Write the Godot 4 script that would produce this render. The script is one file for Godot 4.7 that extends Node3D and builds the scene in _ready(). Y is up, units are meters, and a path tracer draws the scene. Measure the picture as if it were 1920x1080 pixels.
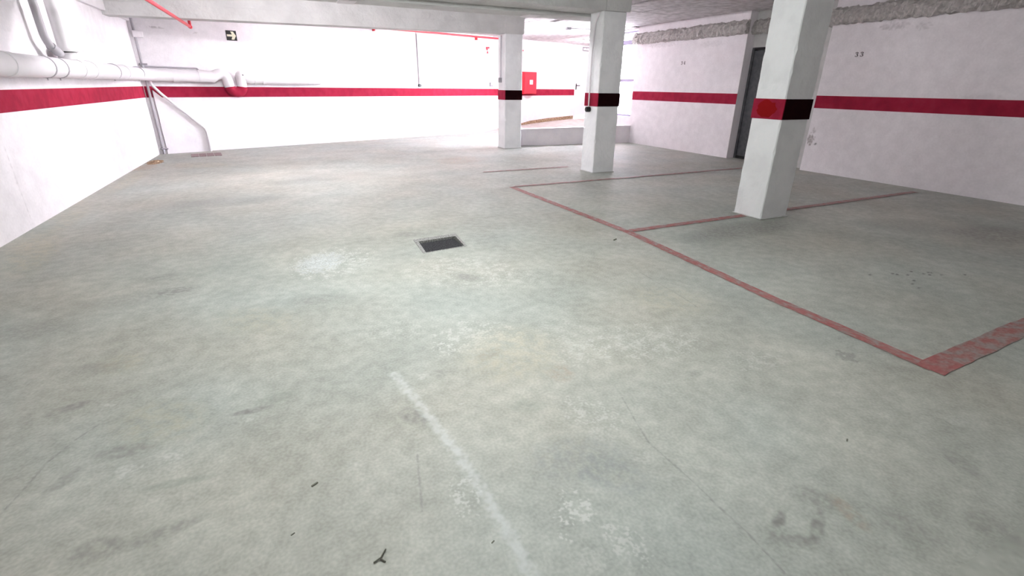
extends Node3D

# Underground car park: three white columns with a red band, beams, drain pipes, worn concrete floor.
# World: metres, y up. The camera stands at (0, 1.2, 0). -z runs down the aisle, +x towards the parking bays.

# stains, chips, worn and darker patches and a painted reflection on the floor: kind, centre x z, two half axes (x z, x z), strength, colour
const FLOOR_MARKS = [
	[1, 0.785, -2.115, 0.190, 0.083, -0.063, 0.165, 0.55, 1],
	[1, 0.603, -2.043, 0.060, 0.026, -0.019, 0.061, 0.50, 1],
	[1, 1.563, -1.712, 0.252, 0.110, -0.119, 0.146, 0.45, 1],
	[1, 1.227, -1.741, 0.144, 0.063, -0.072, 0.111, 0.30, 1],
	[1, 0.666, -0.948, 0.024, 0.063, -0.049, 0.030, 0.85, 1],
	[1, 0.607, -0.898, -0.004, 0.053, -0.038, 0.006, 0.90, 1],
	[1, 0.375, -1.126, 0.048, -0.001, -0.007, 0.087, 0.70, 1],
	[1, 0.734, -0.771, 0.028, 0.074, -0.044, 0.021, 0.60, 1],
	[1, 1.036, -3.091, 0.311, 0.132, -0.101, 0.290, 0.45, 1],
	[1, 1.317, -2.802, 0.200, 0.085, -0.085, 0.182, 0.30, 1],
	[1, 0.970, -1.324, 0.071, 0.109, -0.064, 0.063, 0.50, 1],
	[1, 1.162, -1.887, 0.250, 0.109, -0.114, 0.198, 0.25, 1],
	[1, 0.232, -3.590, 0.275, -0.015, -0.020, 0.318, 0.85, 1],
	[2, 0.161, -3.620, 0.165, -0.048, -0.005, 0.208, 0.60, 6],  # pale patch with a bluish reflection painted into its colour
	[1, 1.938, -1.346, 0.130, 0.057, -0.084, 0.071, 0.35, 1],
	[1, 0.394, -2.350, 0.154, 0.067, -0.026, 0.122, 0.25, 1],
	[0, 0.327, -1.584, 0.051, 0.065, -0.026, 0.050, 0.50, 0],
	[0, 0.794, -1.122, 0.204, 0.092, -0.079, 0.125, 0.33, 3],
	[0, 0.859, -1.009, 0.094, 0.124, -0.077, 0.066, 0.30, 3],
	[0, 0.760, -1.474, 0.079, 0.035, -0.022, 0.045, 0.40, 4],
	[0, -0.646, -1.810, 0.106, 0.004, 0.016, 0.054, 0.40, 0],
	[0, -0.631, -1.360, 0.078, -0.016, 0.025, 0.055, 0.45, 0],
	[0, -0.470, -1.354, 0.128, -0.024, 0.011, 0.031, 0.35, 0],
	[0, -0.152, -1.939, 0.093, -0.009, 0.004, 0.042, 0.45, 4],
	[0, -0.249, -1.884, 0.092, 0.002, 0.003, 0.023, 0.50, 0],
	[0, -0.458, -1.561, 0.131, 0.011, 0.006, 0.025, 0.40, 4],
	[0, -0.899, -2.192, 0.080, -0.029, 0.015, 0.039, 0.45, 0],
	[0, -0.867, -2.502, 0.138, 0.013, 0.021, 0.078, 0.30, 0],
	[0, 1.182, -0.639, 0.019, 0.015, -0.081, 0.051, 0.55, 0],
	[0, 1.281, -0.584, 0.019, 0.015, -0.091, 0.051, 0.50, 0],
	[0, 1.184, -0.578, 0.048, 0.028, -0.026, 0.017, 0.45, 0],
	[0, 1.387, -0.659, 0.033, 0.075, -0.051, 0.020, 0.35, 0],
	[0, 1.427, -0.583, -0.010, 0.082, -0.036, 0.008, 0.35, 5],
	[2, 2.368, -1.195, 0.025, 0.047, -0.050, 0.026, 0.45, 0],
	[0, 1.035, -2.922, 0.090, 0.087, -0.031, 0.073, 0.45, 0],
	[0, 0.778, -1.916, 0.085, -0.014, -0.011, 0.048, 0.30, 0],
	[0, 3.833, -3.063, 0.883, 0.006, -0.262, 0.244, 0.40, 0],  # broad darker patch beside the nearest column
	[0, 5.797, -2.059, 0.300, 0.304, -0.458, 0.185, 0.45, 0],
	[0, 5.362, -2.535, 0.359, 0.365, -0.312, 0.162, 0.30, 0],
	[0, 1.568, -1.380, 0.045, 0.020, -0.026, 0.027, 0.30, 0],
	[0, 2.642, -1.120, 0.149, 0.065, -0.035, 0.019, 0.30, 0],
	[0, 1.997, -0.554, -0.014, 0.100, -0.050, 0.011, 0.30, 0],
	[0, 1.763, -0.366, -0.002, 0.088, -0.084, 0.015, 0.28, 0],
	[0, 1.529, -0.472, 0.019, 0.103, -0.064, 0.016, 0.25, 0],
	[0, -0.057, -2.196, 0.090, 0.011, 0.001, 0.051, 0.30, 4],
	[0, -1.289, -3.084, 0.191, 0.002, 0.058, 0.167, 0.25, 0],
	[0, -0.788, -1.722, 0.049, -0.066, 0.018, 0.033, 0.30, 0],
	[0, 0.768, -7.318, 0.823, 0.312, -0.056, 0.451, 0.20, 0],
	[0, -0.705, -6.078, 0.751, 0.006, 0.026, 0.290, 0.25, 0],
	[0, 0.200, -7.092, 0.524, -0.032, -0.010, 0.247, 0.25, 0],
	[0, -0.909, -3.369, 0.363, -0.012, 0.030, 0.132, 0.22, 0],
	[0, -0.699, -3.413, 0.163, -0.027, 0.014, 0.080, 0.35, 0],
	[0, -0.829, -3.717, 0.141, -0.032, 0.013, 0.068, 0.30, 0],
	[0, 0.101, -2.933, 0.239, 0.030, -0.004, 0.085, 0.25, 0],
	[0, 0.940, -4.072, 0.169, 0.070, -0.024, 0.097, 0.30, 0],
	[0, 2.837, -8.275, 0.588, -0.009, -0.170, 0.500, 0.30, 5],
	[0, 0.504, -1.849, 0.044, 0.019, -0.010, 0.034, 0.30, 0],
	[2, -0.490, -1.708, 0.030, 0.004, 0.008, 0.035, 0.55, 1],
	[2, -0.612, -1.696, 0.032, -0.015, 0.016, 0.039, 0.50, 1],
	[2, 0.431, -1.853, 0.024, 0.010, -0.007, 0.025, 0.50, 1],
	[2, -0.761, -2.150, 0.019, 0.003, 0.005, 0.017, 0.50, 1],
	[2, -0.255, -1.825, 0.016, 0.003, 0.001, 0.015, 0.50, 1],
	[2, 0.521, -1.593, 0.010, 0.004, -0.002, 0.007, 0.60, 1],
	[2, 0.615, -0.769, 0.045, 0.021, -0.022, 0.033, 0.35, 1],
	[2, 1.007, -1.026, 0.038, 0.017, -0.024, 0.030, 0.30, 1],
	[2, 2.271, -0.689, 0.019, 0.029, -0.039, 0.014, 0.30, 1],
	[2, 0.935, -1.198, 0.039, 0.032, -0.028, 0.033, 0.30, 1],
	[2, 0.071, -1.412, 0.023, 0.010, -0.003, 0.021, 0.30, 1],
	[0, 0.892, -1.888, 0.262, 0.115, -0.133, 0.286, 0.30, 2],
	[0, -0.560, -1.950, 0.188, 0.016, 0.044, 0.194, 0.25, 2],
	[0, 1.011, -1.626, 0.066, 0.029, -0.040, 0.070, 0.30, 5],
	[0, -1.800, -4.739, 0.044, -0.481, 0.248, 0.598, 0.35, 2],
	[0, -1.860, -5.808, 0.032, -0.529, 0.125, 0.349, 0.30, 2],
	[0, -1.805, -7.861, 0.086, -1.146, 0.104, 0.402, 0.30, 2],
	[2, -1.864, -9.119, 0.146, -0.146, 0.056, 0.295, 0.60, 5],
	[0, -1.082, -9.059, 0.594, 0.218, 0.034, 0.365, 0.30, 2],
	[0, 2.078, -12.126, 1.579, -0.571, -0.063, 0.362, 0.35, 2],
	[0, -0.243, -2.766, 0.237, 0.103, 0.003, 0.218, 0.20, 2],
	[0, 2.041, -2.098, 0.202, 0.242, -0.184, 0.185, 0.20, 2],
	[0, -0.791, -2.520, 0.119, -0.001, 0.033, 0.126, 0.22, 2]
]

const RED := Color(0.575, 0.13, 0.22)
const BAND_TOP := 1.117
const BAND_LOW := 0.939
const CEIL := 2.40

var left_wall: Transform3D    # local x runs along the wall (viewer's right), y up, z out of the wall
var back_wall: Transform3D
var right_wall: Transform3D
var taken := {}
var M := {}
var rng := RandomNumberGenerator.new()

# ---------------------------------------------------------------- helpers
func new_st() -> SurfaceTool:
	var st := SurfaceTool.new()
	st.begin(Mesh.PRIMITIVE_TRIANGLES)
	return st

func uv_of(p: Vector3, n: Vector3) -> Vector2:
	var a := n.abs()
	if a.y >= a.x and a.y >= a.z:
		return Vector2(p.x, p.z)
	if a.x >= a.z:
		return Vector2(p.z, -p.y)
	return Vector2(p.x, -p.y)

func tri(st: SurfaceTool, a: Vector3, b: Vector3, c: Vector3, out: Vector3) -> void:
	var n := (b - a).cross(c - a)
	if n.length() < 1e-12:
		return
	var pts := [a, b, c]
	if n.dot(out) > 0.0:
		pts = [a, c, b]
	else:
		n = -n
	n = n.normalized()
	for p: Vector3 in pts:
		st.set_normal(n)
		st.set_uv(uv_of(p, n))
		st.add_vertex(p)

func quad(st: SurfaceTool, a: Vector3, b: Vector3, c: Vector3, d: Vector3, out: Vector3) -> void:
	tri(st, a, b, c, out)
	tri(st, a, c, d, out)

# box between two corners with chamfered edges (r = 0: plain)
func box(st: SurfaceTool, lo: Vector3, hi: Vector3, r: float = 0.0) -> void:
	var c := (lo + hi) * 0.5
	var h := (hi - lo) * 0.5
	var P := func(s: Vector3, axis: int) -> Vector3:
		var v := Vector3.ZERO
		for i in 3:
			v[i] = c[i] + s[i] * (h[i] if i == axis else h[i] - r)
		return v
	for axis in 3:
		var u := (axis + 1) % 3
		var w := (axis + 2) % 3
		for sg: float in [-1.0, 1.0]:
			var q := []
			for k: Array in [[-1.0, -1.0], [1.0, -1.0], [1.0, 1.0], [-1.0, 1.0]]:
				var s := Vector3.ZERO
				s[axis] = sg
				s[u] = k[0]
				s[w] = k[1]
				q.append(P.call(s, axis))
			var out := Vector3.ZERO
			out[axis] = sg
			quad(st, q[0], q[1], q[2], q[3], out)
		if r > 0.0:
			# edges that run along this axis
			for su: float in [-1.0, 1.0]:
				for sw: float in [-1.0, 1.0]:
					var s0 := Vector3.ZERO
					s0[axis] = -1.0
					s0[u] = su
					s0[w] = sw
					var s1 := s0
					s1[axis] = 1.0
					var out2 := Vector3.ZERO
					out2[u] = su
					out2[w] = sw
					quad(st, P.call(s0, u), P.call(s1, u), P.call(s1, w), P.call(s0, w), out2)
	if r > 0.0:
		for sx: float in [-1.0, 1.0]:
			for sy: float in [-1.0, 1.0]:
				for sz: float in [-1.0, 1.0]:
					var s := Vector3(sx, sy, sz)
					tri(st, P.call(s, 0), P.call(s, 1), P.call(s, 2), s)

# flat polygon (x, y) extruded from z0 to z1
func slab(st: SurfaceTool, poly: PackedVector2Array, z0: float, z1: float) -> void:
	var ids := Geometry2D.triangulate_polygon(poly)
	for i in range(0, ids.size(), 3):
		for zz: float in [z0, z1]:
			var out := Vector3(0, 0, 1 if zz == z1 else -1)
			tri(st, Vector3(poly[ids[i]].x, poly[ids[i]].y, zz), Vector3(poly[ids[i + 1]].x, poly[ids[i + 1]].y, zz), Vector3(poly[ids[i + 2]].x, poly[ids[i + 2]].y, zz), out)
	var turn := 0.0
	for i in poly.size():
		turn += poly[i].cross(poly[(i + 1) % poly.size()])
	for i in poly.size():
		var p := poly[i]
		var q := poly[(i + 1) % poly.size()]
		var e := (q - p) * (1.0 if turn > 0.0 else -1.0)
		quad(st, Vector3(p.x, p.y, z0), Vector3(q.x, q.y, z0), Vector3(q.x, q.y, z1), Vector3(p.x, p.y, z1), Vector3(e.y, -e.x, 0))

# round the corners of a path
func fillet(pts: Array, rad: float, seg: int = 6) -> Array:
	var out := [pts[0]]
	for i in range(1, pts.size() - 1):
		var p: Vector3 = pts[i]
		var a: Vector3 = pts[i - 1]
		var b: Vector3 = pts[i + 1]
		var ra := minf(rad, p.distance_to(a) * 0.49)
		var rb := minf(rad, p.distance_to(b) * 0.49)
		var p0 := p + (a - p).normalized() * ra
		var p1 := p + (b - p).normalized() * rb
		for k in seg + 1:
			var t := float(k) / seg
			out.append(p0.lerp(p, t).lerp(p.lerp(p1, t), t))
	out.append(pts[-1])
	return out

func tube(st: SurfaceTool, pts: Array, r: float, n: int = 14) -> void:
	var rings := []
	var nrm := []
	var dir: Vector3 = ((pts[1] as Vector3) - (pts[0] as Vector3)).normalized()
	var side := dir.cross(Vector3.UP)
	if side.length() < 0.1:
		side = dir.cross(Vector3.RIGHT)
	side = side.normalized()
	for i in pts.size():
		var d: Vector3
		if i == 0:
			d = (pts[1] - pts[0]).normalized()
		elif i == pts.size() - 1:
			d = (pts[i] - pts[i - 1]).normalized()
		else:
			d = ((pts[i] - pts[i - 1]).normalized() + (pts[i + 1] - pts[i]).normalized()).normalized()
		side = (side - d * side.dot(d)).normalized()
		var up := d.cross(side)
		var ring := []
		var rn := []
		for k in n:
			var a := TAU * k / n
			var v := side * cos(a) + up * sin(a)
			rn.append(v)
			ring.append((pts[i] as Vector3) + v * r)
		rings.append(ring)
		nrm.append(rn)
	for i in pts.size() - 1:
		for k in n:
			var l := (k + 1) % n
			var vs := [[rings[i][k], nrm[i][k]], [rings[i][l], nrm[i][l]], [rings[i + 1][l], nrm[i + 1][l]], [rings[i + 1][k], nrm[i + 1][k]]]
			var fn: Vector3 = (vs[1][0] - vs[0][0]).cross(vs[2][0] - vs[0][0])
			var order := [0, 2, 1, 0, 3, 2] if fn.dot(vs[0][1]) > 0.0 else [0, 1, 2, 0, 2, 3]
			for o: int in order:
				st.set_normal(vs[o][1])
				st.set_uv(Vector2(float(k) / n, 0.3 * i))
				st.add_vertex(vs[o][0])
	for e: int in [0, pts.size() - 1]:
		var out: Vector3 = (pts[0] - pts[1]) if e == 0 else (pts[e] - pts[e - 1])
		for k in range(1, n - 1):
			tri(st, rings[e][0], rings[e][k], rings[e][k + 1], out)

func numbered(where: Node, called: String) -> String:
	var key := str(where.get_instance_id()) + called
	var n: int = taken.get(key, 0)
	taken[key] = n + 1
	return called if n == 0 else "%s_%03d" % [called, n]

func part(parent: Node, called: String, st: SurfaceTool, m: Material, label: String = "") -> MeshInstance3D:
	var o := MeshInstance3D.new()
	o.mesh = st.commit()
	o.material_override = m
	o.name = numbered(parent, called)
	parent.add_child(o, true)
	if label != "":
		o.set_meta("label", label)
	return o

func thing(called: String, label: String, category: String, xf: Transform3D = Transform3D.IDENTITY, group: String = "") -> Node3D:
	var o := Node3D.new()
	o.name = numbered(self, called)
	add_child(o, true)
	o.transform = xf
	o.set_meta("label", label)
	o.set_meta("category", category)
	if group != "":
		o.set_meta("group", group)
	return o

func structure(called: String, label: String, category: String, xf: Transform3D = Transform3D.IDENTITY) -> Node3D:
	var o := thing(called, label, category, xf)
	o.set_meta("kind", "structure")
	return o

# a frame on a wall: distance along it, height, distance out of it
func on(wall: Transform3D, s: float, y: float, off: float = 0.0) -> Transform3D:
	return Transform3D(wall.basis, wall * Vector3(s, y, off))

func at(x: float, y: float, z: float, turn: float = 0.0) -> Transform3D:
	return Transform3D(Basis(Vector3.UP, turn), Vector3(x, y, z))

# ---------------------------------------------------------------- materials
func noise_tex(freq: float, octaves: int, cols: Array, sd: int, size: int = 512, normal: float = 0.0) -> NoiseTexture2D:
	var n := FastNoiseLite.new()
	n.seed = sd
	n.frequency = freq
	n.fractal_octaves = octaves
	n.noise_type = FastNoiseLite.TYPE_SIMPLEX_SMOOTH
	var t := NoiseTexture2D.new()
	t.width = size
	t.height = size
	t.seamless = true
	t.noise = n
	if normal > 0.0:
		t.as_normal_map = true
		t.bump_strength = normal
	else:
		var g := Gradient.new()
		g.offsets = PackedFloat32Array([0.25, 0.5, 0.75])
		g.colors = PackedColorArray(cols)
		t.color_ramp = g
	return t

func plain(c: Color, rough: float = 0.6, metal: float = 0.0) -> StandardMaterial3D:
	var m := StandardMaterial3D.new()
	m.albedo_color = c
	m.roughness = rough
	m.metallic = metal
	return m

# paint or concrete with a mottled colour and a fine relief, mapped in world space
func mottled(cols: Array, rough: float, scale: float, freq: float, sd: int, bump: float = 0.4, bump_freq: float = 0.05) -> StandardMaterial3D:
	var m := StandardMaterial3D.new()
	m.albedo_texture = noise_tex(freq, 5, cols, sd)
	m.roughness = rough
	m.uv1_triplanar = true
	m.uv1_world_triplanar = true
	m.uv1_scale = Vector3.ONE * scale
	if bump > 0.0:
		m.normal_enabled = true
		m.normal_texture = noise_tex(bump_freq, 4, [], sd + 7, 512, 3.0)
		m.normal_scale = bump
	return m

func field(sd: int, cycles_per_metre: float, octaves: int, x0: float, z0: float, ps: float, w: int, h: int) -> PackedByteArray:
	var n := FastNoiseLite.new()
	n.seed = sd
	n.noise_type = FastNoiseLite.TYPE_SIMPLEX_SMOOTH
	n.frequency = cycles_per_metre * ps
	n.fractal_octaves = octaves
	n.offset = Vector3(x0 / ps, z0 / ps, 0)
	return n.get_image(w, h, false, false, false).get_data()

# the colour of the worn concrete, as seen from above, between (x0, z0) and (x0 + w ps, z0 + h ps)
func floor_image(x0: float, z0: float, ps: float, w: int, h: int) -> Image:
	var a := field(11, 0.45, 3, x0, z0, ps, w, h)
	var b := field(12, 2.2, 4, x0, z0, ps, w, h)
	var c := field(13, 11.0, 4, x0, z0, ps, w, h)
	var d := field(14, 70.0, 2, x0, z0, ps, w, h)
	var e := field(15, 0.8, 2, x0, z0, ps, w, h)
	var data := PackedByteArray()
	data.resize(w * h * 3)
	var k := 0
	for i in w * h:
		var v := 163.0 + (a[i] - 128) * 0.10 + (b[i] - 128) * 0.085 + (c[i] - 128) * 0.11 + (d[i] - 128) * 0.11
		var t := (e[i] - 128) * 0.03
		data[k] = int(clampf(v + t, 0.0, 255.0))
		data[k + 1] = int(clampf(v + 2.5, 0.0, 255.0))
		data[k + 2] = int(clampf(v - 5.5 - t * 0.6, 0.0, 255.0))
		k += 3
	# stains, worn and darker patches, and the painted reflection
	var cols := [Vector3(100, 99, 96), Vector3(196, 199, 194), Vector3(176, 166, 138), Vector3(118, 124, 126), Vector3(122, 130, 120), Vector3(150, 122, 100), Vector3(214, 220, 226)]  # last entry: bluish white of the painted reflection
	var grain := FastNoiseLite.new()
	grain.seed = 31
	grain.frequency = 22.0
	grain.fractal_octaves = 4
	for mk: Array in FLOOR_MARKS:
		var cx: float = mk[1]
		var cz: float = mk[2]
		var ax := Vector2(mk[3], mk[4])
		var bx := Vector2(mk[5], mk[6])
		var ext := Vector2(absf(ax.x) + absf(bx.x), absf(ax.y) + absf(bx.y)) * 1.1
		var det := ax.cross(bx)
		if absf(det) < 1e-9:
			continue
		var col: Vector3 = cols[mk[8]]
		var i0 := maxi(0, int((cx - ext.x - x0) / ps))
		var i1 := mini(w, int((cx + ext.x - x0) / ps) + 1)
		var j0 := maxi(0, int((cz - ext.y - z0) / ps))
		var j1 := mini(h, int((cz + ext.y - z0) / ps) + 1)
		var st: float = mk[7]
		var kind: int = mk[0]
		for j in range(j0, j1):
			for i in range(i0, i1):
				var p := Vector2(x0 + i * ps - cx, z0 + j * ps - cz)
				var u := p.cross(bx) / det
				var v := ax.cross(p) / det
				var r2 := u * u + v * v
				if r2 > 1.25:
					continue
				var idx := j * w + i
				var g := grain.get_noise_2d(p.x + cx, p.y + cz)
				var al := 0.0
				if kind == 0:
					al = clampf((1.0 - r2) * 1.3, 0.0, 1.0) * clampf(0.5 + 0.75 * g + (c[idx] - 128) * 0.005, 0.0, 1.0)
				elif kind == 1:
					al = clampf((g * 2.0 + (c[idx] - 128) * 0.008 + (d[idx] - 128) * 0.01 - 0.05 - r2 * 0.55) * 2.2, 0.0, 1.0)
				else:
					al = clampf((1.0 - r2 - g * 1.7) * 2.0, 0.0, 1.0) * clampf(0.7 + (d[idx] - 128) * 0.006, 0.3, 1.0)
				al *= minf(st * (1.15 if kind == 0 else 1.0), 0.95)
				if al <= 0.0:
					continue
				var o := idx * 3
				data[o] = int(data[o] + (col.x - data[o]) * al)
				data[o + 1] = int(data[o + 1] + (col.y - data[o + 1]) * al)
				data[o + 2] = int(data[o + 2] + (col.z - data[o + 2]) * al)
	var img := Image.create_from_data(w, h, false, Image.FORMAT_RGB8, data)
	# the chalky smear, cracks and specks
	var smear := [0.320, -1.940, 0.354, -1.736, 0.381, -1.549, 0.412, -1.352, 0.427, -1.177, 0.436, -1.018, 0.440, -0.913, 0.437, -0.789, 0.43, -0.5]
	stroke(img, x0, z0, ps, smear, 0.030, Color(0.80, 0.82, 0.82), 0.55, 0.35)
	for cr: Array in [[2.180, -2.512, 2.159, -2.284, 2.147, -2.097, 2.118, -1.919], [1.153, -1.361, 1.104, -1.209, 1.070, -1.089, 1.075, -0.967, 1.079, -0.871, 1.075, -0.776, 1.077, -0.656, 1.063, -0.522], [-0.923, -1.589, -0.893, -1.720, -0.866, -1.851, -0.819, -1.949, -0.767, -2.024], [0.284, -1.379, 0.259, -1.252, 0.233, -1.121]]:
		stroke(img, x0, z0, ps, cr, maxf(0.0045, ps * 0.7), Color(0.44, 0.44, 0.43), 0.42, 0.5)
	for sp: Array in [[4.084, -1.712], [3.883, -1.741], [3.636, -1.849], [4.015, -1.707], [3.987, -1.77], [3.816, -1.798], [4.037, -1.679], [4.107, -1.643], [3.683, -1.564], [4.094, -1.698], [3.804, -1.658], [4.276, -1.582], [3.724, -1.624], [3.827, -1.777]]:
		stroke(img, x0, z0, ps, [sp[0], sp[1], sp[0] + 0.03, sp[1] - 0.012], 0.011, Color(0.33, 0.33, 0.32), 0.7, 0.3)
	return img

func stroke(img: Image, x0: float, z0: float, ps: float, pts: Array, half: float, col: Color, strength: float, broken: float) -> void:
	var n := FastNoiseLite.new()
	n.seed = 5
	n.frequency = 26.0
	n.fractal_octaves = 3
	for k in range(0, pts.size() - 2, 2):
		var a := Vector2(pts[k], pts[k + 1])
		var b := Vector2(pts[k + 2], pts[k + 3])
		var i0 := maxi(0, int((minf(a.x, b.x) - half * 2.0 - x0) / ps))
		var i1 := mini(img.get_width() - 1, int((maxf(a.x, b.x) + half * 2.0 - x0) / ps))
		var j0 := maxi(0, int((minf(a.y, b.y) - half - z0) / ps))
		var j1 := mini(img.get_height() - 1, int((maxf(a.y, b.y) + half - z0) / ps))
		for j in range(j0, j1 + 1):
			for i in range(i0, i1 + 1):
				var p := Vector2(x0 + i * ps, z0 + j * ps)
				var t := (p - a).dot(b - a) / (b - a).length_squared()
				if t < 0.0 or t >= 1.0:
					continue
				var g := n.get_noise_2d(p.x, p.y)
				var dd := p.distance_to(a.lerp(b, t)) / half + g * 0.45
				var al := clampf((1.0 - dd) * 1.3, 0.0, 1.0) * strength * clampf(1.0 - broken * (0.5 + g * 1.6), 0.0, 1.0)
				if al > 0.0:
					img.set_pixel(i, j, img.get_pixel(i, j).lerp(col, al))

func image_material(img: Image, rough: float) -> StandardMaterial3D:
	img.generate_mipmaps()
	var m := StandardMaterial3D.new()
	m.albedo_texture = ImageTexture.create_from_image(img)
	m.roughness = rough
	return m

# worn red floor paint: paint with bare, dirty concrete showing through
func line_image(sd: int, wear: float) -> Image:
	var w := 512
	var h := 64
	var n := FastNoiseLite.new()
	n.seed = sd
	n.frequency = 0.016
	n.fractal_octaves = 5
	var img := Image.create(w, h, false, Image.FORMAT_RGB8)
	for j in h:
		for i in w:
			var g := n.get_noise_2d(i, j * 1.6)
			var f := n.get_noise_2d(i * 3.0 + 900.0, j * 5.0)
			var t := clampf(wear + g * 1.1 + f * 0.3, 0.0, 0.92)
			var c := Color(0.60, 0.35, 0.34).lerp(Color(0.56, 0.53, 0.51), t)
			img.set_pixel(i, j, c.lightened(f * 0.08) if f > 0.0 else c.darkened(-f * 0.15))
	return img

# painted wall with its own marks: list of [s, y, half s, half y, colour, strength]
func wall_image(s0: float, y0: float, ps: float, w: int, h: int, sd: int, marks: Array) -> Image:
	var a := field(sd, 0.7, 3, s0, y0, ps, w, h)
	var b := field(sd + 1, 5.0, 4, s0, y0, ps, w, h)
	var c := field(sd + 2, 40.0, 2, s0, y0, ps, w, h)
	var data := PackedByteArray()
	data.resize(w * h * 3)
	for i in w * h:
		var v := 231.0 + (a[i] - 128) * 0.05 + (b[i] - 128) * 0.06 + (c[i] - 128) * 0.05
		data[i * 3] = int(minf(v, 255.0))
		data[i * 3 + 1] = int(minf(v - 4.0, 255.0))
		data[i * 3 + 2] = int(minf(v - 1.0, 255.0))
	var img := Image.create_from_data(w, h, false, Image.FORMAT_RGB8, data)
	var n := FastNoiseLite.new()
	n.seed = sd + 5
	n.frequency = 22.0
	n.fractal_octaves = 4
	for mk: Array in marks:
		var i0 := maxi(0, int((mk[0] - mk[2] * 1.2 - s0) / ps))
		var i1 := mini(w - 1, int((mk[0] + mk[2] * 1.2 - s0) / ps))
		var j0 := maxi(0, h - 1 - int((mk[1] + mk[3] * 1.2 - y0) / ps))
		var j1 := mini(h - 1, h - 1 - int((mk[1] - mk[3] * 1.2 - y0) / ps))
		for j in range(j0, j1 + 1):
			for i in range(i0, i1 + 1):
				var u: float = (s0 + i * ps - mk[0]) / mk[2]
				var v: float = (y0 + (h - 1 - j) * ps - mk[1]) / mk[3]
				var g := n.get_noise_2d(i * ps, j * ps)
				var al := clampf((1.0 - u * u - v * v + g * 1.2) * 2.0, 0.0, 1.0) * float(mk[5]) * clampf(0.6 + g, 0.2, 1.0)
				if al > 0.0:
					img.set_pixel(i, j, img.get_pixel(i, j).lerp(mk[4], al))
	return img

# a face of a wall in its own frame, with texture coordinates of the image that covers (s0, y0) + (w ps, h ps)
func wall_face(st: SurfaceTool, s0: float, s1: float, y0: float, y1: float, off: float, img: Array) -> void:
	var p := [Vector3(s0, y0, off), Vector3(s0, y1, off), Vector3(s1, y1, off), Vector3(s1, y0, off)]
	for i: int in [0, 1, 2, 0, 2, 3]:
		st.set_normal(Vector3(0, 0, 1))
		st.set_uv(Vector2((p[i].x - img[0]) / img[2], 1.0 - (p[i].y - img[1]) / img[3]))
		st.add_vertex(p[i])

# a wall piece: painted face plus the body behind it
func wall_piece(st: SurfaceTool, s0: float, s1: float, y0: float, y1: float, thick: float, img: Array) -> void:
	wall_face(st, s0, s1, y0, y1, 0.0, img)
	box(st, Vector3(s0, y0, -thick), Vector3(s1, y1, -0.0005))

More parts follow.
